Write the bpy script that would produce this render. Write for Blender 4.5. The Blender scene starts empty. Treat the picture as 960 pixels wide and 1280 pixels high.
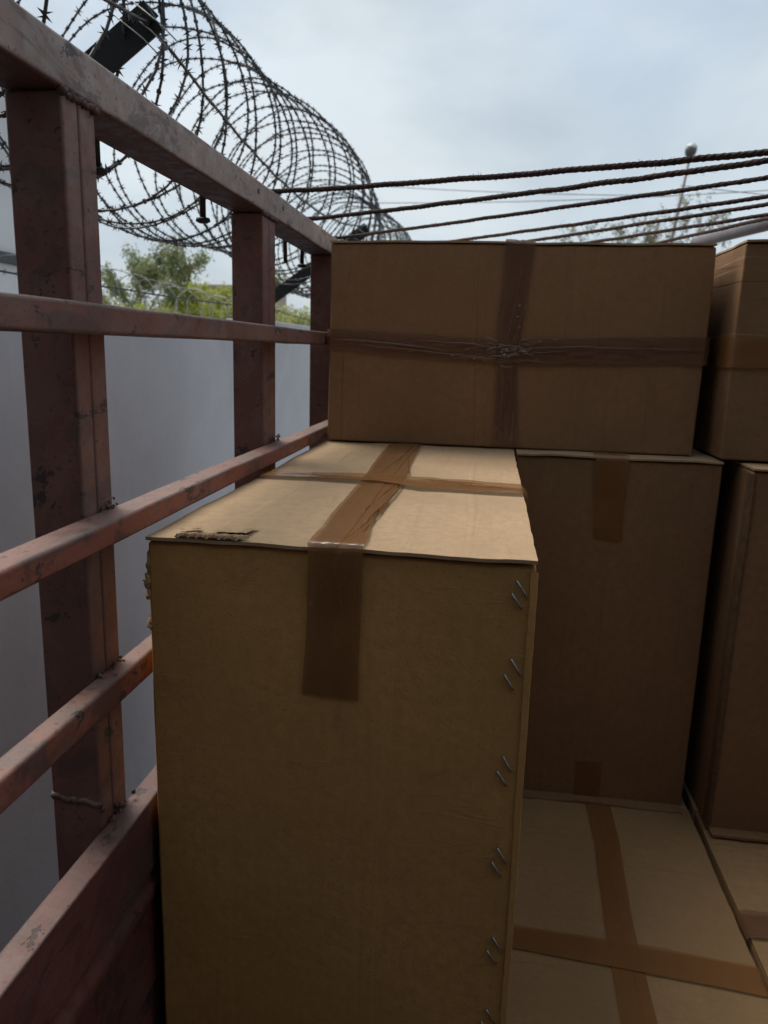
import bpy, bmesh, math, random
from mathutils import Vector, Matrix, noise
R = math.radians
random.seed(7)
sc = bpy.context.scene
COL = sc.collection

# ------------------------------------------------------------------ camera
cam_d = bpy.data.cameras.new('camera'); cam = bpy.data.objects.new('camera', cam_d); COL.objects.link(cam)
right = Vector((0.99008, 0.13762, 0.02847)); up = Vector((-0.05631, 0.20287, 0.97759)); back = Vector((0.12876, -0.96949, 0.20861))
cam.matrix_world = Matrix(((right.x, up.x, back.x, 0), (right.y, up.y, back.y, 0), (right.z, up.z, back.z, 0), (0, 0, 0, 1)))
cam_d.sensor_fit = 'VERTICAL'; cam_d.sensor_height = 24; cam_d.sensor_width = 18
cam_d.lens = 24 * 951 / 1280
cam_d.clip_start = 0.02; cam_d.clip_end = 3000
cam_d.dof.use_dof = True; cam_d.dof.focus_distance = 1.15; cam_d.dof.aperture_fstop = cam_d.lens / 3.9
sc.camera = cam

# ------------------------------------------------------------------ world and sun
SUN_EL, SUN_AZ = 54, -52          # azimuth measured from +Y towards +X (ahead and to the left, behind thin cloud)
world = bpy.data.worlds.new('World'); sc.world = world; world.use_nodes = True
nt = world.node_tree; nt.nodes.clear()
def wn(t, **k):
    n = nt.nodes.new(t)
    for a, b in k.items(): setattr(n, a, b)
    return n
wo = wn('ShaderNodeOutputWorld'); bg = wn('ShaderNodeBackground'); bg.inputs[1].default_value = 0.09
sky = wn('ShaderNodeTexSky', sky_type='NISHITA', sun_disc=False)
sky.sun_elevation = R(SUN_EL); sky.sun_rotation = R(SUN_AZ); sky.dust_density = 3.0; sky.air_density = 1.2
tc = wn('ShaderNodeTexCoord'); mp = wn('ShaderNodeMapping'); mp.inputs['Scale'].default_value = (1.0, 1.0, 2.2)
n1 = wn('ShaderNodeTexNoise'); n1.inputs['Scale'].default_value = 1.7; n1.inputs['Detail'].default_value = 7; n1.inputs['Roughness'].default_value = 0.55
n1.inputs['Distortion'].default_value = 0.4
n2 = wn('ShaderNodeTexNoise'); n2.inputs['Scale'].default_value = 1.9; n2.inputs['Detail'].default_value = 7; n2.inputs['Roughness'].default_value = .5; n2.inputs['Distortion'].default_value = .3
r1 = wn('ShaderNodeValToRGB'); r1.color_ramp.elements[0].position = 0.34; r1.color_ramp.elements[1].position = 0.66
r1.color_ramp.elements[0].color = (.70, .70, .70, 1); r1.color_ramp.elements[1].color = (1, 1, 1, 1)
r2 = wn('ShaderNodeValToRGB')      # cloud tone: greyer bellies, paler veil
r2.color_ramp.elements[0].position = 0.36; r2.color_ramp.elements[0].color = (1.85, 2.28, 2.75, 1)
r2.color_ramp.elements[1].position = 0.64; r2.color_ramp.elements[1].color = (3.35, 3.7, 3.92, 1)
mx = wn('ShaderNodeMixRGB')
L = nt.links.new
L(tc.outputs['Generated'], mp.inputs[0]); L(mp.outputs[0], n1.inputs['Vector']); L(mp.outputs[0], n2.inputs['Vector'])
L(n1.outputs['Fac'], r1.inputs[0]); L(n2.outputs['Fac'], r2.inputs[0])
L(r1.outputs[0], mx.inputs[0]); L(sky.outputs[0], mx.inputs[1]); L(r2.outputs[0], mx.inputs[2])
L(mx.outputs[0], bg.inputs[0]); L(bg.outputs[0], wo.inputs[0])

sun_d = bpy.data.lights.new('sun', 'SUN'); sun = bpy.data.objects.new('sun', sun_d); COL.objects.link(sun)
sun_d.energy = 1.5; sun_d.angle = R(35); sun_d.color = (1.0, .96, .9)
sdir = Vector((math.sin(R(SUN_AZ)) * math.cos(R(SUN_EL)), math.cos(R(SUN_AZ)) * math.cos(R(SUN_EL)), math.sin(R(SUN_EL))))
sun.rotation_euler = sdir.to_track_quat('Z', 'Y').to_euler()
vs = sc.view_settings; vs.view_transform = 'Standard'; vs.look = 'None'; vs.gamma = 1; vs.exposure = 1.27; vs.use_curve_mapping = False
sc.cycles.max_bounces = 8; sc.cycles.diffuse_bounces = 4; sc.cycles.transparent_max_bounces = 12

# ------------------------------------------------------------------ helpers
GZ = -2.85          # ground below the eye
def link(name, verts, faces, mat, parent=None, smooth=False, bevel=0, seg=2):
    me = bpy.data.meshes.new(name); me.from_pydata([tuple(v) for v in verts], [], faces); me.update()
    bm = bmesh.new(); bm.from_mesh(me); bmesh.ops.recalc_face_normals(bm, faces=bm.faces); bm.to_mesh(me); bm.free()
    if mat: me.materials.append(mat)
    if smooth:
        for p in me.polygons: p.use_smooth = True
    o = bpy.data.objects.new(name, me); COL.objects.link(o)
    if parent: o.parent = parent
    if bevel:
        b = o.modifiers.new('bevel', 'BEVEL'); b.width = bevel; b.segments = seg; b.limit_method = 'ANGLE'; b.angle_limit = R(40)
        for p in me.polygons: p.use_smooth = True
        b.harden_normals = True
    return o
def empty(name, loc, label, cat, group=None):
    o = bpy.data.objects.new(name, None); COL.objects.link(o); o.location = loc; o.empty_display_size = .1
    tag(o, label, cat, group); return o
def tag(o, label=None, cat=None, group=None, kind=None):
    if label: o['label'] = label
    if cat: o['category'] = cat
    if group: o['group'] = group
    if kind: o['kind'] = kind
    return o
class MB:
    def __init__(s): s.v = []; s.f = []
    def add(s, v, f):
        n = len(s.v); s.v += [Vector(p) for p in v]; s.f += [tuple(i + n for i in q) for q in f]
    def box(s, x0, x1, y0, y1, z0, z1):
        s.add([(x, y, z) for z in (z0, z1) for y in (y0, y1) for x in (x0, x1)],
              [(0, 2, 3, 1), (4, 5, 7, 6), (0, 1, 5, 4), (2, 6, 7, 3), (0, 4, 6, 2), (1, 3, 7, 5)])
    def tube(s, pts, rad, n=6, caps=True):
        pts = [Vector(p) for p in pts]; rings = []; base = len(s.v)
        nrm = None
        for i, p in enumerate(pts):
            d = (pts[min(i + 1, len(pts) - 1)] - pts[max(i - 1, 0)]).normalized()
            if nrm is None: nrm = d.orthogonal().normalized()
            else: nrm = (nrm - d * nrm.dot(d)).normalized()
            b = d.cross(nrm); r = rad[i] if hasattr(rad, '__len__') else rad
            for k in range(n):
                a = 2 * math.pi * k / n; s.v.append(p + (nrm * math.cos(a) + b * math.sin(a)) * r)
        for i in range(len(pts) - 1):
            for k in range(n):
                s.f.append((base + i * n + k, base + i * n + (k + 1) % n, base + (i + 1) * n + (k + 1) % n, base + (i + 1) * n + k))
        if caps:
            s.f.append(tuple(base + k for k in range(n))[::-1]); e = base + (len(pts) - 1) * n
            s.f.append(tuple(e + k for k in range(n)))
    def blob(s, c, r, seed=0, n=7, m=5, amp=.35):
        base = len(s.v); c = Vector(c); rr = r if hasattr(r, '__len__') else (r, r, r)
        for j in range(m + 1):
            t = math.pi * j / m
            for k in range(n):
                a = 2 * math.pi * k / n
                d = Vector((math.sin(t) * math.cos(a), math.sin(t) * math.sin(a), math.cos(t)))
                q = 1 + amp * noise.noise(d * 2.1 + Vector((seed * 3.7, seed, 0)))
                s.v.append(c + Vector((d.x * rr[0], d.y * rr[1], d.z * rr[2])) * q)
        for j in range(m):
            for k in range(n):
                s.f.append((base + j * n + k, base + j * n + (k + 1) % n, base + (j + 1) * n + (k + 1) % n, base + (j + 1) * n + k))
    def build(s, name, mat, parent=None, **k):
        return link(name, s.v, s.f, mat, parent, **k)

# ------------------------------------------------------------------ materials
class NM:
    def __init__(s, name):
        s.m = bpy.data.materials.new(name); s.m.use_nodes = True; s.t = s.m.node_tree; s.t.nodes.clear()
        s.out = s.t.nodes.new('ShaderNodeOutputMaterial'); s.b = s.t.nodes.new('ShaderNodeBsdfPrincipled')
        s.t.links.new(s.b.outputs[0], s.out.inputs[0])
        tc = s.t.nodes.new('ShaderNodeTexCoord'); oi = s.t.nodes.new('ShaderNodeObjectInfo')
        mul = s.t.nodes.new('ShaderNodeVectorMath'); mul.operation = 'SCALE'; mul.inputs[0].default_value = (7.3, 3.1, 5.7)
        s.t.links.new(oi.outputs['Random'], mul.inputs['Scale'])
        ad = s.t.nodes.new('ShaderNodeVectorMath'); ad.operation = 'ADD'
        s.t.links.new(tc.outputs['Object'], ad.inputs[0]); s.t.links.new(mul.outputs[0], ad.inputs[1])
        s.raw = tc.outputs['Object']; s.co = ad.outputs[0]; s.rnd = oi.outputs['Random']
    def n(s, t, **k):
        q = s.t.nodes.new(t)
        for a, b in k.items(): setattr(q, a, b)
        return q
    def l(s, a, b): s.t.links.new(a, b)
    def sc(s, v, x=1, y=1, z=1, rot=(0, 0, 0)):
        m = s.n('ShaderNodeMapping'); m.inputs['Scale'].default_value = (x, y, z); m.inputs['Rotation'].default_value = rot; s.l(v, m.inputs[0]); return m.outputs[0]
    def noise(s, v, scale, detail=4, rough=.55, dist=0):
        q = s.n('ShaderNodeTexNoise'); q.inputs['Scale'].default_value = scale; q.inputs['Detail'].default_value = detail
        q.inputs['Roughness'].default_value = rough; q.inputs['Distortion'].default_value = dist; s.l(v, q.inputs['Vector']); return q.outputs['Fac']
    def ramp(s, v, a, b, ca=0, cb=1):
        q = s.n('ShaderNodeMapRange'); q.interpolation_type = 'SMOOTHSTEP'
        for i, x in zip(('From Min', 'From Max', 'To Min', 'To Max'), (a, b, ca, cb)): q.inputs[i].default_value = x
        s.l(v, q.inputs['Value']); return q.outputs['Result']
    def math(s, op, a, b=None):
        q = s.n('ShaderNodeMath', operation=op); q.use_clamp = op in ('MULTIPLY', 'ADD') and False
        for i, x in enumerate((a, b)):
            if x is None: continue
            if isinstance(x, (int, float)): q.inputs[i].default_value = x
            else: s.l(x, q.inputs[i])
        return q.outputs[0]
    def mix(s, f, a, b, mode='MIX'):
        q = s.n('ShaderNodeMixRGB', blend_type=mode)
        for i, x in enumerate((f, a, b)):
            if isinstance(x, (int, float)): q.inputs[i].default_value = x
            elif isinstance(x, tuple): q.inputs[i].default_value = x + (1,)
            else: s.l(x, q.inputs[i])
        return q.outputs[0]
    def col(s, v): 
        if isinstance(v, tuple): s.b.inputs['Base Color'].default_value = v + (1,)
        else: s.l(v, s.b.inputs['Base Color'])
    def rough(s, v):
        if isinstance(v, (int, float)): s.b.inputs['Roughness'].default_value = v
        else: s.l(v, s.b.inputs['Roughness'])
    def bump(s, hs, dist=.001, strength=1.0):
        prev = None
        for h, d, st in hs:
            q = s.n('ShaderNodeBump'); q.inputs['Distance'].default_value = d; q.inputs['Strength'].default_value = st
            s.l(h, q.inputs['Height'])
            if prev: s.l(prev, q.inputs['Normal'])
            prev = q.outputs[0]
        s.l(prev, s.b.inputs['Normal']); return prev

def cardboard(name, flute='x', base=(.43, .29, .168), wash=.10, cre=.5):
    """kraft liner: pulp flecks, faint washboard over the flutes, scuffs; flute = axis ACROSS the flutes"""
    M = NM(name); ax = 'xyz'.index(flute)
    s = [0.05, 0.05, 0.05]; s[ax] = 1.0
    big = M.noise(M.co, 3.2, 5, .6); fine = M.noise(M.co, 330, 3, .7); pulp = M.noise(M.co, 60, 4, .6)
    c = M.mix(M.ramp(big, .3, .7), tuple(x * .90 for x in base), tuple(x * 1.07 for x in base))
    c = M.mix(M.ramp(pulp, .38, .64, 0, .55), c, tuple(x * y for x, y in zip(base, (.84, .82, .78))))
    c = M.mix(M.ramp(fine, .60, .68, 0, .70), c, tuple(x * .42 for x in base))
    c = M.mix(M.ramp(fine, .38, .30, 0, .40), c, tuple(min(.7, x * 1.45) for x in base))
    fib = M.noise(M.sc(M.co, *[q * (1 if i == ax else 1) for i, q in enumerate(s)]), 110, 3, .6)      # streaks along the flutes
    c = M.mix(M.ramp(fib, .40, .68, 0, .13), c, tuple(x * .80 for x in base))
    st = M.noise(M.co, 9, 6, .7, 1.0)
    c = M.mix(M.ramp(st, .61, .72, 0, .32), c, (.20, .14, .085))
    crease = M.noise(M.sc(M.co, *[x * .6 for x in s]), 26, 2, .5)
    c = M.mix(M.ramp(M.math('ABSOLUTE', M.math('SUBTRACT', crease, .57)), .0, .012, .22 * cre, 0), c, tuple(x * .55 for x in base))
    sf = M.noise(M.sc(M.co, 1, 1, .5), 34, 6, .75, 1.5); c = M.mix(M.math('MULTIPLY', M.ramp(sf, .60, .70, 0, .30), M.ramp(big, .45, .62)), c, tuple(min(.75, x * 1.35) for x in base))
    M.col(c); M.rough(.86); M.b.inputs['Specular IOR Level'].default_value = .25
    wv = M.n('ShaderNodeTexWave', wave_type='BANDS', bands_direction='XYZ'[ax]); wv.inputs['Scale'].default_value = 21
    wv.inputs['Distortion'].default_value = 2.5; wv.inputs['Detail'].default_value = 1; M.l(M.co, wv.inputs['Vector'])
    dents = M.noise(M.co, 14, 4, .55)
    s2 = [.22, .22, .22]; s2[2 if ax != 2 else 0] = 1.6; hc = M.noise(M.sc(M.co, *s2), 9, 4, .6, .6); hl = M.math('ABSOLUTE', M.math('SUBTRACT', hc, .56)); hcr = M.ramp(hl, .0, .010, 1, 0)
    M.bump([(wv.outputs['Fac'], .0007, wash), (crease, .006, .45 * cre), (M.ramp(crease, .60, .64), .002, cre), (dents, .005, .45), (M.math('MULTIPLY', hcr, M.ramp(st, .5, .62)), .0010, .22), (fine, .0003, .5)])
    return M.m
CARD = {a: cardboard('kraft_cardboard_' + a, a) for a in 'xyz'}
CARD_OLIVE = cardboard('kraft_cardboard_olive', 'x', (.54, .295, .105), .05, .12)
CARD_RIB_SHADED = cardboard('kraft_cardboard_ribbed_shaded', 'x', (.30, .170, .085), .22, .8)  # ribbed board, base darkened to carry the top carton's shade
CARD_SHADED = {a: cardboard('shaded_kraft_' + a, a, (.245, .140, .071), .14) for a in 'xz'}  # darker copies of the kraft, shade of the rear cartons in the colour
CARD_HALF_SHADED = {a: cardboard('half_shaded_kraft_' + a, a, (.31, .19, .092), .12) for a in 'xy'}  # kraft copy with the lower layer's shade put into the base

def tape_mat(name, base=(.245, .110, .039), axis='y', crumple=.5, rough=.2, alpha=.74, coat=0):
    M = NM(name); ax = 'xyz'.index(axis); s = [1, 1, 1]; s[ax] = .06
    lon = M.noise(M.sc(M.co, *s), 60, 2, .5, .2); cr = M.noise(M.co, 55, 3, .5, .6); b = M.noise(M.co, 7, 3)
    c = M.mix(M.ramp(b, .35, .7), tuple(x * .92 for x in base), tuple(x * 1.08 for x in base))
    M.col(c); M.rough(rough); M.b.inputs['Specular IOR Level'].default_value = .6
    if coat: M.b.inputs['Coat Weight'].default_value = coat; M.b.inputs['Coat IOR'].default_value = 2.6; M.b.inputs['Coat Roughness'].default_value = .04
    M.bump([(lon, .003, .25 * crumple), (cr, .004, .5 * crumple)])
    tr = M.n('ShaderNodeBsdfTransparent'); ms = M.n('ShaderNodeMixShader'); ms.inputs[0].default_value = alpha
    M.l(tr.outputs[0], ms.inputs[1]); M.l(M.b.outputs[0], ms.inputs[2]); M.l(ms.outputs[0], M.out.inputs[0])
    return M.m
TAPE_Y = tape_mat('packing_tape_lengthways', axis='y', crumple=.25)
TAPE_X = tape_mat('packing_tape_crossways', axis='x', crumple=.25)
TAPE_Z = tape_mat('packing_tape_upright', axis='z', crumple=.18)
TAPE_CR = tape_mat('packing_tape_crumpled', (.19, .095, .055), 'x', .35, .12)
TAPE_FOLD = tape_mat('packing_tape_long_fold', (.19, .10, .06), 'x', .2, .14, .9, .35)
TAPE_KNOT = tape_mat('packing_tape_knot_film', (.20, .11, .065), 'x', .2, .08, .85, 1.0)
TAPE_GLINT = tape_mat('packing_tape_glint_fold', (.34, .25, .18), 'x', .2, .10, .9, 1.0)  # base lightened so bright glints are part of the colour
TAPE_CRZ = tape_mat('packing_tape_crumpled_upright', (.19, .095, .055), 'z', .3, .12)

def paint_mat(name, base=(.175, .072, .052), dust=.75, primer=.2):
    """red oxide paint: dusty upper faces, chips to dark steel, orange primer patches, worn edges"""
    M = NM(name)
    geo = M.n('ShaderNodeNewGeometry'); sep = M.n('ShaderNodeSeparateXYZ'); M.l(geo.outputs['Normal'], sep.inputs[0])
    a = M.noise(M.co, 7, 6, .65, .4); b = M.noise(M.co, 38, 5, .65, .5); f = M.noise(M.co, 160, 4, .6); p = M.noise(M.sc(M.co, 1, .45, 1), 5.5, 5, .62, .8)
    c = M.mix(M.ramp(a, .3, .7), tuple(x * .82 for x in base), tuple(x * 1.18 for x in base))
    c = M.mix(M.math('MULTIPLY', M.ramp(p, .48, .53, 0, primer), M.ramp(b, .38, .46)), c, (.28, .072, .038))
    sn = M.noise(M.sc(M.co, 1, .35, 1), 15, 6, .7, .6); c = M.mix(M.ramp(sn, .53, .60, 0, .62), c, (.075, .048, .042))
    c = M.mix(M.ramp(sep.outputs['Z'], -.35, -.75), c, (.085, .038, .032))      # undersides darkened in the colour to stand in for shade
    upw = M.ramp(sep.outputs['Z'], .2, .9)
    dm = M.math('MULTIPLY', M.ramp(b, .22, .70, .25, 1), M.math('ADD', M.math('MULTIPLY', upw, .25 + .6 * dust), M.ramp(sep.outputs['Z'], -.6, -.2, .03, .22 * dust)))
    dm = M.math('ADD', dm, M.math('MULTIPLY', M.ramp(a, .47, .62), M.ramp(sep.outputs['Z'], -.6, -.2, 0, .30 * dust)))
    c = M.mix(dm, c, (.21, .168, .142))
    bev = M.n('ShaderNodeBevel'); bev.samples = 3; bev.inputs['Radius'].default_value = .007
    dot = M.n('ShaderNodeVectorMath', operation='DOT_PRODUCT'); M.l(bev.outputs[0], dot.inputs[0]); M.l(geo.outputs['Normal'], dot.inputs[1])
    edge = M.ramp(dot.outputs['Value'], .985, .86)
    chipn = M.noise(M.sc(M.co, 1, .5, 1), 26, 5, .7, .5)
    ch = M.math('MAXIMUM', M.ramp(chipn, .615, .63), M.math('MULTIPLY', edge, M.ramp(chipn, .42, .47)))
    c = M.mix(M.math('MULTIPLY', ch, .85), c, (.045, .036, .032))
    c = M.mix(M.ramp(f, .60, .68, 0, .6), c, (.05, .03, .026))
    M.col(c); M.rough(M.ramp(b, .3, .7, .48, .78)); M.b.inputs['Specular IOR Level'].default_value = .45
    inv = M.math('SUBTRACT', 1.0, ch)
    M.bump([(inv, .0010, .8), (b, .0022, .40), (f, .0006, .5)])
    return M.m
PAINT = paint_mat('red_oxide_paint')
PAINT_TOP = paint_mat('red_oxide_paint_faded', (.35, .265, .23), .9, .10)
PAINT_ORANGE = paint_mat('red_oxide_paint_primer', (.16, .056, .038), .55, .95)
PAINT_BOARD = paint_mat('red_oxide_paint_board', (.11, .036, .029), .2, .2)

def simple(name, base, rough=.7, metal=0, var=.18, scale=12, bump=.0, bscale=60, spec=.5):
    M = NM(name); a = M.noise(M.co, scale, 5, .6)
    M.col(M.mix(M.ramp(a, .3, .7), tuple(x * (1 - var) for x in base), tuple(min(1, x * (1 + var)) for x in base)))
    M.rough(rough); M.b.inputs['Metallic'].default_value = metal; M.b.inputs['Specular IOR Level'].default_value = spec
    if bump: M.bump([(M.noise(M.co, bscale, 5, .6), bump, 1.0)])
    return M.m
M_MUD = simple('dried_mud', (.17, .115, .092), .95, 0, .3, 60, .004, 90)
M_STEEL = simple('black_steel', (.022, .021, .021), .5, .3, .2, 20, .0006)
M_RAZOR = simple('weathered_razor_steel', (.075, .074, .072), .55, .35, .3, 15)
M_RAZOR_PALE = simple('galvanised_razor_steel', (.42, .43, .42), .5, .3, .2, 10)
M_STAPLE = simple('galvanised_staple', (.42, .42, .42), .36, .95, .15, 80)
M_ROPE = simple('brown_jute_rope', (.052, .032, .028), .95, 0, .35, 90)
M_PIPE = simple('grey_painted_pipe', (.12, .10, .105), .5, .2, .2, 14, .0006)
M_LINER = simple('torn_paper_liner', (.37, .255, .135), .95, 0, .2, 60, .001, 200)
M_FLUTE = simple('bare_flute_paper', (.62, .46, .29), .9, 0, .12, 80)
M_DARKCARD = simple('inner_board', (.13, .08, .045), .95, 0, .2, 40, spec=.1)
M_BARK = simple('bark', (.11, .085, .065), .95, 0, .3, 6)
M_LAMP = simple('lamp_housing', (.10, .10, .10), .5, .2, .1, 3)
M_LAMPW = simple('lamp_cap', (.62, .62, .60), .5, 0, .08, 3)
M_POLE = simple('galvanised_pole', (.24, .22, .20), .6, .3, .15, 3)
M_CABLE = simple('black_cable', (.03, .03, .03), .6)
M_FLOOR = simple('truck_floor_steel', (.07, .045, .04), .7, .1, .35, 9, .002, 40)
M_DARKBAND = simple('dark_grey_band', (.06, .06, .065), .7)
def leaf_mat(name, c):
    M = NM(name); a = M.noise(M.co, 2.2, 3); gi = M.n('ShaderNodeNewGeometry')
    col = M.mix(M.ramp(a, .3, .7), tuple(x * .72 for x in c), tuple(x * 1.3 for x in c))
    col = M.mix(M.math('MULTIPLY', gi.outputs['Random Per Island'], .5), col, tuple(x * y for x, y in zip(c, (1.5, 1.25, .8))))
    M.col(col); M.rough(.6)
    t = M.n('ShaderNodeBsdfTranslucent'); M.l(col, t.inputs[0]); ms = M.n('ShaderNodeMixShader'); ms.inputs[0].default_value = .35
    M.l(M.b.outputs[0], ms.inputs[1]); M.l(t.outputs[0], ms.inputs[2]); M.l(ms.outputs[0], M.out.inputs[0])
    return M.m
LEAF_Y = leaf_mat('spring_foliage', (.30, .34, .065)); LEAF_G = leaf_mat('olive_foliage', (.17, .205, .09)); LEAF_D = leaf_mat('dusty_foliage', (.16, .17, .11))
def wall_mat(name, base):
    M = NM(name); a = M.noise(M.co, 1.4, 6, .6, .5); b = M.noise(M.sc(M.co, 1, 1, .25), 7, 5, .65); s = M.noise(M.co, 16, 5, .7, .7)
    c = M.mix(M.ramp(a, .3, .7), tuple(x * .90 for x in base), tuple(x * 1.06 for x in base))
    c = M.mix(M.ramp(b, .5, .8, 0, .22), c, tuple(x * .72 for x in base)); c = M.mix(M.ramp(s, .68, .78, 0, .35), c, tuple(x * .5 for x in base))
    M.col(c); M.rough(.75); M.bump([(M.noise(M.co, 30, 5, .6), .003, .35), (a, .02, .2)]); return M.m
M_WALL = wall_mat('grey_white_wall_paint', (.60, .605, .635)); M_BLDG = wall_mat('white_building_paint', (.62, .63, .63)); M_PLINTH = wall_mat('grey_plinth_paint', (.44, .45, .48))
M_FARB = wall_mat('pinkish_far_render', (.42, .33, .28)); M_BLOCKER = wall_mat('blocker_cladding', (.16, .16, .17))
def ground_mat():
    M = NM('dusty_ground'); a = M.noise(M.co, .35, 7, .6); b = M.noise(M.co, 6, 6, .7)
    c = M.mix(M.ramp(a, .35, .65), (.14, .115, .09), (.21, .175, .14)); c = M.mix(M.ramp(b, .5, .75, 0, .5), c, (.10, .085, .07))
    M.col(c); M.rough(.95); M.bump([(b, .03, .6)]); return M.m
M_GROUND = ground_mat()

# ------------------------------------------------------------------ setting
mb = MB(); mb.add([(-900, -900, GZ), (900, -900, GZ), (900, 900, GZ), (-900, 900, GZ)], [(0, 1, 2, 3)])
tag(mb.build('ground', M_GROUND), 'dusty bare ground around the truck and the compound', kind='structure')

# compound wall beside the truck
WX, WT = -1.40, .122
w = empty('compound_wall', (WX - .1, 5, GZ), 'smooth grey-white compound wall running beside the truck under the razor wire', 'wall')
def wl(name, x0, x1, y0, y1, z0, z1, m, bev=.006):
    b = MB(); b.box(x0 - w.location.x, x1 - w.location.x, y0 - 5, y1 - 5, z0 - GZ, z1 - GZ); return b.build(name, m, w, bevel=bev)
wl('wall_panel', WX - .2, WX, -6, 4.55, GZ, WT, M_WALL); wl('wall_panel', WX - .2, WX + .003, 4.56, 26, GZ, WT + .036, M_WALL)

# white building behind the wall
b_ = empty('white_building', (-5.6, 4, GZ), 'white building behind the wall, seen left of the nearest red post', 'building')
def bl(name, x0, x1, y0, y1, z0, z1, m, par=None):
    q = MB(); q.box(x0 + 5.6, x1 + 5.6, y0 - 4, y1 - 4, z0 - GZ, z1 - GZ); return q.build(name, m, par or b_, bevel=.01)
bl('wall', -7.6, -3.6, -1, 6.25, GZ, 2.1, M_BLDG)
bl('roof_slab', -7.75, -3.45, -1.15, 6.35, 2.1, 2.25, M_BLDG); bl('dark_strip', -3.597, -3.55, -1, 6.25, .54, .62, M_DARKBAND)  # dark strip along the wall face

# building added out of view to block sky light from behind
wh = empty('sky_blocker_building', (0, -9, GZ), 'unseen tall dark building added behind the truck tail to block sky light', 'building')
q = MB(); q.box(-14, 14, -6, 4.2, 0, 7.6); q.build('wall', M_BLOCKER, wh, bevel=.02)
q = MB(); q.box(-14.4, 14.4, -6.4, 5.6, 7.6, 7.9); q.build('roof', M_BLOCKER, wh, bevel=.02)
q = MB(); q.box(-6, 6, 4.2, 7.1, 6.0, 6.1); q.build('shade_canopy', M_BLOCKER, wh, bevel=.02)  # overhang added out of view to shade the carton fronts
q = MB()
for k in range(24): q.box(-3, 3, 4.2, 4.23, k * .2 + .01, k * .2 + .19)
q.build('blocker_shutter', simple('blocker_slats', (.22, .23, .24), .5, .4), wh, bevel=.01)

# ------------------------------------------------------------------ truck
TY0, TY1 = -2.3, 3.45
PX = -.475                      # inner plane of the left posts
truck = empty('cargo_truck', (.35, .6, GZ), 'open cargo truck bed with red oxide steel side posts and rails', 'truck')
TO = truck.location
def tpart(mb_, name, mat, parent=None, **k):
    vs_ = [v - TO for v in mb_.v]; return link(name, vs_, mb_.f, mat, parent or truck, **k)
def bar(x0, x1, y0, y1, z0, z1, n=24, amp=.0012, seed=0):
    """box beam along Y, slightly uneven along its length"""
    m = MB(); rings = []
    for i in range(n + 1):
        y = y0 + (y1 - y0) * i / n
        dx = amp * noise.noise(Vector((y * 2.3, seed, 0))); dz = amp * noise.noise(Vector((y * 2.1, seed, 9)))
        for (x, z) in ((x0, z0), (x1, z0), (x1, z1), (x0, z1)):
            e = amp * .6 * noise.noise(Vector((y * 11, x * 50, z * 50 + seed)))
            m.v.append(Vector((x + dx + e, y, z + dz + e)))
    for i in range(n):
        for k in range(4): m.f.append((i * 4 + k, i * 4 + (k + 1) % 4, i * 4 + 4 + (k + 1) % 4, i * 4 + 4 + k))
    m.f.append((3, 2, 1, 0)); m.f.append(tuple(n * 4 + k for k in range(4)))
    return m
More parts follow.
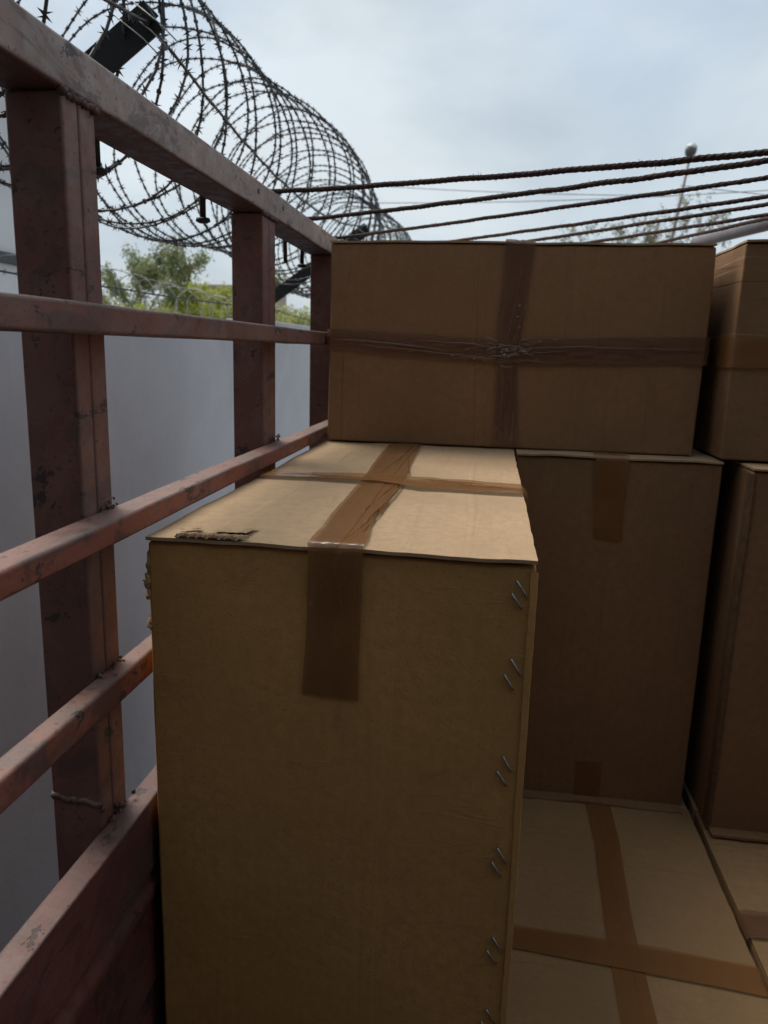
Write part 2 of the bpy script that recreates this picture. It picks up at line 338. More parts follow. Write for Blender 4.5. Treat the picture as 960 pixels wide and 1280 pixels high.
def sideframe(px, s):
    """px: inner plane of the posts; s=+1 the inside lies towards +X"""
    X = lambda a, b: (px + min(s * a, s * b), px + max(s * a, s * b))
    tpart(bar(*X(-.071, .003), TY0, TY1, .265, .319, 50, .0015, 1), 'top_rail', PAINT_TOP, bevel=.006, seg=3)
    tpart(bar(*X(.0005, .043), TY0, TY1, .0075, .041, 50, .002, 2), 'rail', PAINT, bevel=.005)
    tpart(bar(*X(.0005, .043), TY0, TY1, -.237, -.207, 50, .002, 3), 'rail', PAINT_ORANGE, bevel=.005)
    tpart(bar(*X(.0005, .030), TY0, TY1, -.453, -.417, 50, .002, 4), 'rail', PAINT_ORANGE, bevel=.005)
    bd = MB(); prof = [(.0005, -.628), (.036, -.628), (.036, -.735), (.030, -.741), (.030, -.757), (.035, -.763), (.035, -.783), (.0305, -.789), (.0305, -.93), (.0005, -.93)]
    ny = 40
    for i in range(ny + 1):
        y = TY0 + (TY1 - TY0) * i / ny
        for (x, z) in prof:
            e = .0022 * noise.noise(Vector((y * 4, x * 20, z * 6)))
            bd.v.append(Vector((px + s * (x + e), y, z + .004 * noise.noise(Vector((y * 1.5, 4, x * 8))))))
    k = len(prof)
    for i in range(ny):
        for j in range(k): bd.f.append((i * k + j, i * k + (j + 1) % k, (i + 1) * k + (j + 1) % k, (i + 1) * k + j))
    bd.f.append(tuple(range(k))[::-1]); bd.f.append(tuple(ny * k + j for j in range(k)))
    tpart(bd, 'side_board', PAINT_BOARD, bevel=.003)
    lo = MB(); lo.box(*X(.002, .026), TY0, TY1, -2.14, -.937); tpart(lo, 'lower_board', PAINT_BOARD, bevel=.004)
    ys = [(.837, .911), (1.58, 1.677), (2.28, 2.37), (3.05, 3.14), (.10, .18), (-.65, -.57), (-1.4, -1.32), (-2.2, -2.12)]
    for i, (a, b) in enumerate(ys):
        mid = (a + b) / 2 - .002
        p = MB(); p.box(*X(-.067, 0), a, mid - .0006, -2.3, .2645); p.box(*X(-.067, -.0006), mid + .0006, b, -2.3, .2645)
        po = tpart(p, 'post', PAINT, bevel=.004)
        if s > 0:
            wb = MB(); pts = []; rr = []
            for j in range(41):
                t = j / 40; pts.append((px + .0008 + .001 * noise.noise(Vector((t * 13, i, 2))), a - .002 + (b - a + .004) * t, .2625 + .003 * noise.noise(Vector((t * 7, i, 0))))); rr.append(.0036 + .0016 * math.sin(j * 1.9) + .0026 * noise.noise(Vector((t * 16, i, 5))))
            wb.tube(pts, rr, 8)
            link('weld_bead', [v - TO for v in wb.v], wb.f, PAINT, po, smooth=True)
            mu = MB()
            for j in range(14):
                t = random.random() ** .6; mu.blob((px + .001 + random.random() * .010, a + (b - a) * (.35 + .65 * t), -.207 + random.random() ** 2 * .012), .0010 + random.random() * .0022, j + i * 31, amp=.8)
            for j in range(10):
                t = random.random(); mu.blob((px + .001 + random.random() * .012, a + (b - a) * t, -.417 + random.random() ** 2 * .008), .0010 + random.random() * .0020, j + i * 37, amp=.8)
            for j in range(16):
                t = random.random(); mu.blob((px + .002 + random.random() * .01, a + (b - a) * (.2 + .9 * t), -.628 + random.random() ** 2 * .012), .0012 + random.random() * .0028, j + i * 41, amp=.8)
            link('dried_mud', [v - TO for v in mu.v], mu.f, M_MUD, po, smooth=True)['kind'] = 'stuff'
            co = MB()     # lumpy weld collar low on the post
            pts = []; rr = []
            for j in range(61):
                t = j / 60; x = -.0665 + .067 * t
                pts.append((px + s * x, a + .0022, -.588 - .006 * t + .004 * noise.noise(Vector((t * 5, i, 0))))); rr.append(.0050 + .0012 * noise.noise(Vector((t * 9, 5, i))) + .0016 * noise.noise(Vector((t * 34, 5, i))))
            co.tube(pts, rr, 9); co.tube([(p[0] + .002, p[1] + .002, p[2] - .009 + .002 * noise.noise(Vector((p[0] * 90, 2, i)))) for p in pts[6:]], [r_ * .8 for r_ in rr[6:]], 9)
            link('weld_collar', [v - TO for v in co.v], co.f, PAINT, po, smooth=True)
    if s > 0:
        for y in (1.072, 1.475, 2.257, 2.9):     # rope pegs hanging under the top rail
            h = MB(); hx = px - .079
            h.tube([(px - .06, y, .298), (hx - .004, y, .298), (hx - .007, y, .290), (hx - .007, y, .234)], .0058, 8)
            h.tube([(hx - .007, y, .236), (hx - .007, y, .230), (hx - .007, y, .2265)], [.0125, .0145, .008], 10)
            tpart(h, 'rope_peg', M_STEEL, smooth=True)
        for y, zz in ((1.542, .297), (1.725, .297)):    # slotted holes with dark plugs
            h = MB(); h.tube([(px + .0022, y, zz), (px + .0042, y, zz)], .0052, 10); tpart(h, 'bolt_hole', M_STEEL)
sideframe(PX, 1)
RX = 1.20
sideframe(RX, -1)
q = MB(); q.tube([(1.17, -.5, .33), (1.165, 1.0, .405), (1.125, 2.2, .47), (1.10, 3.48, .555), (1.09, 4.65, .633)], .031, 16); tpart(q, 'pipe_rail', M_PIPE, smooth=True)
for y, z in ((.14, .36), (1.62, .435), (3.1, .53)):
    q = MB(); q.tube([(RX - .03 if y < 1 else 1.16 if y < 2 else 1.16, y, .30), (1.15 if y < 2 else 1.115, y, z)], .014, 8); tpart(q, 'pipe_bracket', M_PIPE, smooth=True)
q = MB(); q.box(PX - .06, RX + .06, TY0, TY1, -2.17, -2.105); tpart(q, 'floor_plate', M_FLOOR, bevel=.006)
q = MB(); q.box(PX + .05, RX - .05, TY1 + .005, TY1 + .05, -2.1, .10); tpart(q, 'headboard', PAINT_BOARD, bevel=.006)
q = MB(); q.box(PX + .05, RX - .05, TY0 - .05, TY0 - .005, -2.1, -.63); tpart(q, 'tailgate', PAINT_BOARD, bevel=.006)

# ------------------------------------------------------------------ cartons
class Carton:
    def __init__(s, x0, x1, y0, y1, z0, z1, label, mat, seed, bulge=.004, amp=.0022, cell=.03, long='y', flaps=True, fmat=None, group='cardboard cartons loaded on the truck', rz=0.0):
        s.lo = Vector((x0, y0, z0)); s.hi = Vector((x1, y1, z1)); s.c = (s.lo + s.hi) / 2; s.h = (s.hi - s.lo) / 2
        s.seed = seed; s.bulge = bulge; s.amp = amp; s.mat = mat
        s.base = Vector((s.c.x, s.c.y, z0)); s.root = empty('carton', s.base, label, 'carton', group)
        if rz: s.root.rotation_euler.z = R(rz)
        m = MB(); n = [max(2, int(2 * k / cell)) for k in s.h]
        tl = .0055 if flaps else 0
        for ax in range(3):
            u, v = (ax + 1) % 3, (ax + 2) % 3
            for sg in (-1, 1):
                b0 = len(m.v)
                for i in range(n[u] + 1):
                    for j in range(n[v] + 1):
                        p = [0, 0, 0]; p[ax] = sg; p[u] = -1 + 2 * i / n[u]; p[v] = -1 + 2 * j / n[v]
                        P = Vector([s.c[k] + p[k] * s.h[k] for k in range(3)])
                        if p[2] > .999: P.z -= tl
                        m.v.append(s.warp(P))
                for i in range(n[u]):
                    for j in range(n[v]):
                        a = b0 + i * (n[v] + 1) + j; m.f.append((a, a + 1, a + n[v] + 2, a + n[v] + 1))
        me = bpy.data.meshes.new('body'); me.from_pydata([tuple(v - s.base) for v in m.v], [], m.f); me.materials.append(mat)
        bm = bmesh.new(); bm.from_mesh(me); bmesh.ops.remove_doubles(bm, verts=bm.verts, dist=.0004); bmesh.ops.recalc_face_normals(bm, faces=bm.faces)
        for f in bm.faces: f.smooth = True
        bm.to_mesh(me); bm.free()
        o = bpy.data.objects.new('body', me); COL.objects.link(o); o.parent = s.root; s.body = o
        b = o.modifiers.new('bevel', 'BEVEL'); b.width = .005; b.segments = 3; b.limit_method = 'ANGLE'; b.angle_limit = R(50); b.harden_normals = True
        s.fmat = fmat
        if flaps: s.make_flaps(long)
    def warp(s, P):
        u = [(P[k] - s.c[k]) / s.h[k] for k in range(3)]; cl = [max(0, 1 - min(1, abs(x)) ** 2) for x in u]
        o = Vector((s.bulge * u[0] * cl[1] * cl[2], s.bulge * u[1] * cl[0] * cl[2], s.bulge * .6 * u[2] * cl[0] * cl[1]))
        q = P * 3.1 + Vector((s.seed * 5.3, s.seed * 2.7, s.seed)); q2 = P * 9 + Vector((s.seed, s.seed * 4, 1))
        nv = noise.noise_vector(q) * s.amp + noise.noise_vector(q2) * s.amp * .45
        if u[2] < -.98: nv.z = abs(nv.z) * .2
        return P + o + nv
    def part(s, name, v, f, mat, parent=None, smooth=True, bevel=0):
        return link(name, [s.warp(p) - s.base for p in v], f, mat, parent or s.root, smooth=smooth, bevel=bevel)
    def slab(s, name, x0, x1, y0, y1, z0, z1, mat, over=(0, 0, 0, 0), ragged=.0012, lift=None, n=(14, 40), seed=0, parent=None):
        """thin board; over = overhang left,right,front,back; ragged edges"""
        top = []; bot = []; nx, ny = n
        for i in range(nx + 1):
            for j in range(ny + 1):
                u, v = i / nx, j / ny
                x = x0 - over[0] + (x1 - x0 + over[0] + over[1]) * u; y = y0 - over[2] + (y1 - y0 + over[2] + over[3]) * v
                if i in (0, nx): x += ragged * noise.noise(Vector((y * 90, i, seed + 3))) + ragged * noise.noise(Vector((y * 22, i, seed)))
                if j in (0, ny): y += ragged * noise.noise(Vector((x * 90, j, seed + 7))) + ragged * 1.3 * noise.noise(Vector((x * 18, j, seed)))
                dz = lift(x, y) if lift else 0
                top.append(Vector((x, y, z1 + dz))); bot.append(Vector((x, y, z0 + dz)))
        N = len(top); f = []
        for i in range(nx):
            for j in range(ny):
                a = i * (ny + 1) + j; f.append((a, a + ny + 1, a + ny + 2, a + 1)); f.append((N + a, N + a + 1, N + a + ny + 2, N + a + ny + 1))
        rim = [i * (ny + 1) for i in range(nx + 1)] + [nx * (ny + 1) + j for j in range(1, ny + 1)] + [i * (ny + 1) + ny for i in range(nx - 1, -1, -1)] + [j for j in range(ny - 1, 0, -1)]
        for a, b in zip(rim, rim[1:] + rim[:1]): f.append((a, b, N + b, N + a))
        return s.part(name, top + bot, f, mat, parent, smooth=False)
    def make_flaps(s, long):
        z0, z1 = s.hi.z - .0046, s.hi.z; sd = s.seed
        lift = lambda x, y: .0022 * noise.noise(Vector((x * 7, y * 7, sd))) + .0012 + (.004 * abs(noise.noise(Vector((x * 9, sd, 0)))) * max(0, 1 - (y - s.lo.y) / .05) if long == 'y' else 0)
        fm = s.fmat or (CARD['x'] if long == 'y' else CARD['y'])
        if long == 'y':
            mx_ = s.c.x + .001
            s.slab('flap', s.lo.x, mx_ - .002, s.lo.y, s.hi.y, z0, z1, fm, (.0, 0, .0045, .0), lift=lift, seed=sd)
            s.slab('flap', mx_ + .002, s.hi.x, s.lo.y, s.hi.y, z0, z1, fm, (0, .0005, .0045, 0), lift=lift, seed=sd + 5)
        else:
            my = s.c.y
            s.slab('flap', s.lo.x, s.hi.x, s.lo.y, my - .002, z0, z1, fm, (.0, .0, .003, 0), lift=lift, seed=sd, n=(40, 14))
            s.slab('flap', s.lo.x, s.hi.x, my + .002, s.hi.y, z0, z1, fm, (0, 0, 0, .003), lift=lift, seed=sd + 5, n=(40, 14))
    def tape(s, stations, mat, off=.0016, nw=8, step=.012, wr=.0008, name='tape', parent=None, crum=None, label=None):
        """stations: (left edge point, right edge point, outward normal); tape is a thin wrinkled ribbon"""
        st = [(Vector(a), Vector(b), Vector(n).normalized()) for a, b, n in stations]; rows = []; acc = 0
        for (a0, b0, m0), (a1, b1, m1) in zip(st, st[1:]):
            k = max(1, int(((a1 + b1) / 2 - (a0 + b0) / 2).length / step))
            for i in range(k): t = i / k; rows.append((a0.lerp(a1, t), b0.lerp(b1, t), m0.lerp(m1, t).normalized()))
        rows.append(st[-1]); v = []; f = []; sd = s.seed * 3.3
        for i, (a, b, nn) in enumerate(rows):
            for j in range(nw + 1):
                t = j / nw; p = a.lerp(b, t)
                d = wr * (noise.noise(Vector((t * 6 + sd, i * .12, 3))) + .5 * noise.noise(Vector((t * 15, i * .35, sd))))
                if crum: d += crum(p) * (abs(noise.noise(p * 75)) * 1.6 + abs(noise.noise(p * 160)))
                v.append(p + nn * (off + max(0, d + wr * .6)))
        for i in range(len(rows) - 1):
            for j in range(nw): q = i * (nw + 1) + j; f.append((q, q + 1, q + nw + 2, q + nw + 1))
        o = s.part(name, v, f, mat, parent)
        if label: o['label'] = label
        return o
UP, FR, LF, RT = (0, 0, 1), (0, -1, 0), (-1, 0, 0), (1, 0, 0)
UF = (0, -1, 1)
G_FRONT = CARD_OLIVE
LZ = -1.171

# --- carton in the foreground
c1 = Carton(-.428, .069, .903, 1.985, LZ + .003, -.245, 'large upright carton in the foreground with taped front and staples along its right edge', CARD_OLIVE, 1, cell=.025)
yf = .903; zt = -.245
# over-the-edge tape down the front, then along the top seam
c1.tape([((-.219, yf, -.441), (-.145, yf, -.444), FR), ((-.217, yf, -.40), (-.145, yf, -.40), FR), ((-.214, yf, -.34), (-.144, yf, -.34), FR), ((-.213, yf - .007, zt - .006), (-.143, yf - .007, zt - .006), FR),
         ((-.214, yf - .008, zt + .0055), (-.144, yf - .008, zt + .0055), UF), ((-.217, .954, zt + .0025), (-.146, .954, zt + .0025), UP), ((-.222, 1.073, zt + .0025), (-.157, 1.055, zt + .0025), UP),
         ((-.224, 1.34, zt + .0025), (-.150, 1.35, zt + .0025), UP), ((-.240, 1.65, zt + .0025), (-.160, 1.66, zt + .0025), UP), ((-.252, 1.975, zt + .0025), (-.168, 1.975, zt + .0025), UP)],
        TAPE_Y, off=.0018, wr=.0016, nw=14, crum=lambda p: .0022 * max(0, 1 - abs(p.z + .27) / .07) * (1 if p.y < .93 else 0) + (.0010 if p.y > .93 else 0))
c1.tape([((-.432, 1.433, zt - .05), (-.432, 1.372, zt - .05), LF), ((-.432, 1.433, zt), (-.431, 1.372, zt), (-1, 0, 1)), ((-.41, 1.432, zt + .0025), (-.41, 1.371, zt + .0025), UP), ((-.31, 1.430, zt + .0025), (-.31, 1.368, zt + .0025), UP),
         ((-.20, 1.426, zt + .004), (-.20, 1.345, zt + .004), UP), ((-.11, 1.420, zt + .0025), (-.11, 1.303, zt + .0025), UP), ((0, 1.415, zt + .0025), (0, 1.318, zt + .0025), UP),
         ((.068, 1.412, zt + .0025), (.068, 1.331, zt + .0025), UP), ((.073, 1.412, zt - .004), (.073, 1.331, zt - .004), RT), ((.072, 1.412, zt - .07), (.072, 1.331, zt - .07), RT)],
        TAPE_X, off=.0034, wr=.0022, nw=14, crum=lambda p: .0008)
# creases in the seam tape
def crease(cart, pts, r, mat, name='tape_crease'):
    q = MB(); n = 14; P = []
    for a, b in zip(pts, pts[1:]):
        a = Vector(a); b = Vector(b)
        for i in range(n): P.append(a.lerp(b, i / n) + noise.noise_vector(a.lerp(b, i / n) * 60) * .0022)
    P.append(Vector(pts[-1])); q.tube(P, [r * (.25 + .75 * math.sin(math.pi * (i + .5) / len(P))) * (.8 + .5 * noise.noise(Vector((i * .7, r * 999, 0)))) for i in range(len(P))], 6)
    cart.part(name, q.v, q.f, mat)
zc = zt + .0055
for pts, r_ in (([(-.172, .93, zc), (-.163, 1.06, zc), (-.150, 1.22, zc), (-.140, 1.40, zc)], .0030), ([(-.160, .96, zc), (-.152, 1.10, zc), (-.148, 1.30, zc)], .0024),
                ([(-.178, 1.10, zc), (-.160, 1.30, zc), (-.150, 1.48, zc), (-.180, 1.75, zc)], .0026), ([(-.205, 1.45, zc), (-.19, 1.7, zc), (-.185, 1.95, zc)], .002),
                ([(-.40, 1.41, zc + .001), (-.25, 1.40, zc + .001)], .0022), ([(-.10, 1.385, zc + .001), (.05, 1.36, zc + .001)], .0024), ([(-.12, 1.40, zc + .001), (.0, 1.395, zc + .001)], .002)):
    crease(c1, pts, r_, TAPE_Y)
for i in range(16):      # puckers where the tape turns over the edge
    x = -.205 + .055 * random.random(); z0_ = zt - .008 - .05 * random.random(); crease(c1, [(x, yf - .0045, z0_), (x + random.uniform(-.012, .012), yf - .0045, z0_ - random.uniform(.01, .035))], .0010, TAPE_GLINT)
# joint strip on the right edge, staples, torn liner, ragged corner
v = []; n = 60
for i in range(n + 1):
    z = LZ + .01 + (zt - .012 - LZ - .01) * i / n; e = .0016 * noise.noise(Vector((z * 60, 1, 0))) + .0012 * noise.noise(Vector((z * 140, 7, 0)))
    for (x, y) in ((.0630 + e, yf + .002), (.0630 + e, yf - .0024), (.0712 + e * .6, yf - .0022), (.0720 + e * .5, yf + .004)): v.append(Vector((x, y, z)))
f = [(i * 4 + k, i * 4 + k + 1, i * 4 + 5 + k, i * 4 + 4 + k) for i in range(n) for k in range(3)]
c1.part('joint_strip', v, f, CARD_OLIVE, smooth=False)
def staple(x, z):
    q = MB(); d = Vector((.0058 + random.uniform(-.0008, .0006), 0, -.0095 + random.uniform(-.0008, .001))); p = Vector((x, yf - .0030, z))
    q.tube([p + d * -1 + Vector((0, .004, .0005)), p + d * -1, p + d * .3 + Vector((0, -.0006, 0)), p + d, p + d + Vector((0, .004, 0))], .00155, 6)
    c1.part('staple', q.v, q.f, M_STAPLE)
for x, z in [(.0525, -.278), (.048, -.295), (.052, -.381), (.045, -.402), (.049, -.514), (.0435, -.534), (.050, -.646), (.0435, -.667), (.051, -.781), (.045, -.802), (.049, -.897), (.0435, -.918)]: staple(x, z)
q = MB()      # exposed flutes where the liner is torn off
for i in range(11):
    x = -.386 + .0078 * i + .002 * math.sin(i * 2.3); ln = .009 + .006 * abs(math.sin(i * 1.7)); y = .8965 + .003 * math.sin(i * 1.3) ** 2
    q.add([(x, y, zt + .0082), (x + .0026, y - .0005, zt + .0086), (x + ln, y + .012, zt + .0084), (x + ln - .0030, y + .0125, zt + .0080), (x, y, zt + .003), (x + .0022, y, zt + .003), (x + ln, y + .014, zt + .003), (x + ln - .0026, y + .0145, zt + .003)],
          [(0, 1, 2, 3), (0, 4, 5, 1), (1, 5, 6, 2), (2, 6, 7, 3), (3, 7, 4, 0)])
c1.part('exposed_flute', q.v, q.f, M_FLUTE, smooth=False)
q = MB(); q.box(-.389, -.302, .8985, .924, zt + .0030, zt + .0048); c1.part('torn_patch', q.v, q.f, M_DARKCARD, smooth=False)
for (xa, xb, ya, yb, h, sd) in ((-.352, -.302, .922, .972, .005, 3), (-.392, -.372, .926, .956, .004, 8)):
    v = []; f = []
    for i in range(9):
        for j in range(7):
            u_, w_ = i / 8, j / 6; e = .006 * noise.noise(Vector((u_ * 3, w_ * 3, sd)))
            v.append(Vector((xa + (xb - xa) * u_ + e, ya + (yb - ya) * w_ * (.55 + .45 * u_) + e, zt + .0052 + h * (1 - w_) ** 2 * (.5 + .6 * abs(noise.noise(Vector((u_ * 4, sd, 0))))))))
    for i in range(8):
        for j in range(6): f.append((i * 7 + j, i * 7 + j + 1, i * 7 + j + 8, i * 7 + j + 7))
    c1.part('torn_liner', v, f, M_LINER)
def scrap(c, r, sd):
    q = MB(); q.blob(c, r, sd, 12, 9, .5); c1.part('paper_scrap', [p + noise.noise_vector(p * 160) * .0022 for p in q.v], q.f, M_LINER, smooth=False)
scrap((-.4300, .908, -.306), (.0075, .006, .0115), 2); scrap((-.4290, .908, -.324), (.0055, .005, .008), 5); scrap((-.4285, .908, -.366), (.0055, .005, .0075), 9); scrap((-.4275, .907, -.280), (.0035, .005, .016), 12)

# --- upright carton behind, right of it
c2 = Carton(.076, .566, 1.912, 2.985, LZ + .003, -.243, 'upright carton in deep shade behind the foreground carton, short tape tab at its top', CARD_SHADED['x'], 4)
c2.tape([((.276, 1.912, -.446), (.346, 1.912, -.452), FR), ((.272, 1.912, -.36), (.347, 1.912, -.36), FR), ((.268, 1.908, -.25), (.347, 1.908, -.25), FR), ((.268, 1.908, -.2385), (.347, 1.908, -.2385), UF), ((.268, 1.975, -.2405), (.347, 1.975, -.2405), UP)],
        TAPE_Z, crum=lambda p: .0016 * max(0, 1 - abs(p.z + .27) / .08))
c2.tape([((.284, 1.912, -1.062), (.352, 1.912, -1.056), FR), ((.286, 1.912, -1.165), (.353, 1.912, -1.165), FR)], TAPE_Z)
c2.slab('bottom_flap', .08, .562, 1.880, 1.915, LZ + .002, LZ + .009, CARD_SHADED['x'], ragged=.002, n=(40, 3), lift=lambda x, y: .006 * noise.noise(Vector((x * 9, y * 20, 2))) * (1.915 - y) / .035)
# --- carton lying across the top
t1 = Carton(-.420, .513, 1.984, 3.05, -.2395, .2665, 'wide carton lying across the top of the load, crossed by crumpled shiny tape', CARD_RIB_SHADED, 9, bulge=.007, amp=.0048, long='x')
yt = 1.984
knot = lambda p: .0042 * max(0, 1 - (((p.x - .035) / .12) ** 2 + ((p.z - .005) / .09) ** 2)) ** 1 + .0003
t1.tape([((-.424, 2.10, .047), (-.424, 2.10, -.004), LF), ((-.423, yt, .047), (-.423, yt, -.004), (-1, -1, 0)), ((-.415, yt, .047), (-.415, yt, -.004), FR), ((-.193, yt, .042), (-.193, yt, -.014), FR), ((-.06, yt, .036), (-.06, yt, -.021), FR), ((.03, yt, .030), (.03, yt, -.026), FR),
         ((.12, yt, .036), (.12, yt, -.026), FR), ((.281, yt, .045), (.281, yt, -.019), FR), ((.51, yt, .051), (.51, yt, -.016), FR), ((.517, yt + .003, .051), (.517, yt + .003, -.016), (1, -1, 0)), ((.519, 2.15, .051), (.519, 2.15, -.016), RT)],
        TAPE_CR, off=.0035, wr=.0022, nw=20, step=.006, crum=knot)
t1.tape([((.020, 2.08, .2695), (.091, 2.08, .2695), UP), ((.020, yt - .002, .2695), (.091, yt - .002, .2695), UF), ((.020, yt, .258), (.091, yt, .258), FR), ((.018, yt, .139), (.080, yt, .14), FR), ((.009, yt, .022), (.068, yt, .024), FR), ((.016, yt, -.037), (.064, yt, -.036), FR), ((.015, yt, -.232), (.080, yt, -.232), FR)],
        TAPE_CRZ, off=.0020, wr=.0030, nw=20, step=.006, crum=lambda p: .6 * knot(p))
yk = yt - .0100
for pts, r_ in (([(-.41, yk, .022), (-.25, yk, .018), (-.10, yk, .004)], .0022), ([(-.38, yk, .012), (-.22, yk, .006), (.0, yk, -.012)], .0018), ([(-.20, yk, .030), (-.06, yk, .022), (.03, yk, .010)], .0018), ([(-.08, yk, -.010), (.03, yk, -.016)], .002),
                ([(.03, yk, .004), (.12, yk, .016), (.22, yk, .022), (.48, yk, .020)], .0018), ([(.06, yk, -.004), (.18, yk, .010)], .0016), ([(.05, yk, -.018), (.14, yk, -.020)], .0018),
                ([(.062, yk, .20), (.050, yk, .10), (.035, yk, .03)], .0016), ([(.080, yk, .13), (.062, yk, .06), (.048, yk, .02)], .0018), ([(.030, yk, .16), (.022, yk, .05)], .0014), ([(.030, yk, -.03), (.032, yk, -.12), (.028, yk, -.2)], .0014), ([(.050, yk, -.03), (.052, yk, -.15)], .0014)):
    crease(t1, pts, r_, TAPE_FOLD)
for i in range(30):
    x = .030 + random.gauss(0, .035); z = .003 + random.gauss(0, .014); crease(t1, [(x, yk - .001, z), (x + random.uniform(-.004, .020), yk - .002, z + random.uniform(-.010, .010)), (x + random.uniform(.006, .034), yk - .001, z + random.uniform(-.010, .008))], random.uniform(.0008, .0017), TAPE_KNOT)
for i in range(14):      # little pale puckers, sky glints put into their colour
    x = .030 + random.gauss(0, .030); z = .002 + random.gauss(0, .014); ln = random.uniform(.003, .007); crease(t1, [(x, yk - .0025, z), (x + ln, yk - .0025, z + random.uniform(-.0015, .0015))], random.uniform(.0014, .0022), TAPE_GLINT)
for x, z in ((.060, .115), (.064, .062), (.058, .088), (.115, .030), (.150, .036), (-.045, -.016), (-.10, -.008)): crease(t1, [(x, yk - .0015, z), (x + .005, yk - .0015, z + .001)], .0019, TAPE_GLINT)
# --- carton at the top right
t2 = Carton(.558, 1.06, 1.913, 2.99, -.236, .267, 'carton at the top right end of the load, its ribbed left side showing', CARD_SHADED['z'], 13, bulge=.006, amp=.004, long='y')
t2.tape([((.553, 2.6, .054), (.553, 2.6, -.015), LF), ((.553, 1.93, .054), (.553, 1.93, -.015), LF), ((.5545, 1.9095, .054), (.5545, 1.9095, -.015), (-1, -1, 0)), ((.575, 1.909, .054), (.575, 1.909, -.015), FR), ((1.05, 1.909, .05), (1.05, 1.909, -.018), FR)], TAPE_X, off=.002, crum=lambda p: .0012)
# --- upright carton under it
c3 = Carton(.607, 1.10, 1.822, 2.90, LZ + .003, -.2445, 'upright carton below the top right one, with a ragged torn edge on its near corner', CARD_SHADED['x'], 17)
v = []; f = []; n = 90
for i in range(n + 1):
    z = LZ + .02 + (-.255 - LZ - .02) * i / n; e = .003 * noise.noise(Vector((z * 30, 3, 0))) + .002 * noise.noise(Vector((z * 80, 9, 0)))
    v += [Vector((.6035, 1.850 + e, z)), Vector((.6045, 1.824 + e, z)), Vector((.609 + abs(e) * .4, 1.8165 + e * .5, z)), Vector((.6145 + abs(e), 1.8185, z))]
f = [(i * 4 + k, i * 4 + k + 1, i * 4 + 5 + k, i * 4 + 4 + k) for i in range(n) for k in range(3)]
c3.part('torn_edge', v, f, M_DARKCARD, smooth=False)
c3.slab('bottom_flap', .612, 1.095, 1.790, 1.825, LZ + .004, LZ + .011, CARD_SHADED['x'], ragged=.002, n=(40, 3), lift=lambda x, y: .005 * noise.noise(Vector((x * 9, y * 20, 6))) * (1.825 - y) / .035)
# --- lower layer
c4 = Carton(.092, .583, .825, 1.907, -2.103, LZ, 'carton in the lower layer whose flat top carries a cross of brown tape', CARD_HALF_SHADED['x'], 21, fmat=CARD_HALF_SHADED['y'])
z4 = LZ + .0026
c4.tape([((.314, 1.90, z4), (.378, 1.90, z4), UP), ((.316, 1.70, z4), (.377, 1.71, z4), UP), ((.302, 1.43, z4), (.363, 1.44, z4), UP), ((.297, 1.2, z4), (.362, 1.2, z4), UP), ((.297, .83, z4), (.362, .83, z4), UP), ((.297, .822, z4 - .01), (.362, .822, z4 - .01), FR), ((.297, .824, z4 - .18), (.362, .824, z4 - .18), FR)], TAPE_Y, wr=.0008)
c4.tape([((.088, 1.402, z4 - .06), (.088, 1.338, z4 - .06), LF), ((.089, 1.402, z4), (.089, 1.338, z4), (-1, 0, 1)), ((.106, 1.402, z4), (.106, 1.338, z4), UP), ((.30, 1.392, z4 + .001), (.30, 1.321, z4 + .001), UP), ((.576, 1.372, z4), (.576, 1.298, z4), UP), ((.587, 1.372, z4 - .003), (.587, 1.298, z4 - .003), (1, 0, 1)), ((.587, 1.372, z4 - .06), (.587, 1.298, z4 - .06), RT)], TAPE_X, off=.0028, wr=.0012)
c5 = Carton(.600, 1.095, .83, 1.905, -2.103, LZ - .002, 'carton at the lower right edge with crumpled tape over its left edge', CARD_HALF_SHADED['x'], 25, fmat=CARD_HALF_SHADED['y'])
z5 = LZ + .0008
c5.tape([((.595, 1.526, z5 - .08), (.595, 1.449, z5 - .08), LF), ((.596, 1.526, z5), (.596, 1.449, z5), (-1, 0, 1)), ((.615, 1.528, z5), (.615, 1.449, z5), UP), ((.85, 1.53, z5), (.85, 1.455, z5), UP), ((1.09, 1.53, z5), (1.09, 1.455, z5), UP)], TAPE_CR, off=.003, wr=.003, crum=lambda p: .004 if p.x < .68 else .001)
# --- the rest of the load (carries the cartons above)
rest = [(-.43, .07, .905, 1.982, -2.103, LZ, 'carton in the bottom layer, directly beneath the foreground carton'),
        (-.43, .07, 1.990, 3.06, -2.103, LZ, 'carton in the bottom layer by the left rails, farthest forward'),
        (.078, .582, 1.913, 2.99, -2.103, LZ, 'carton in the bottom layer beneath the shaded upright carton'),
        (.60, 1.095, 1.910, 2.99, -2.103, LZ, 'carton in the bottom layer beneath the ragged-edged upright carton'),
        (-.43, .07, 1.990, 3.06, LZ + .003, -.2445, 'upright carton hidden under the left half of the wide top carton')]
for i, (a, b, c, d, e, f_, lab) in enumerate(rest): Carton(a, b, c, d, e, f_, lab, CARD['x'], 40 + i, cell=.06)
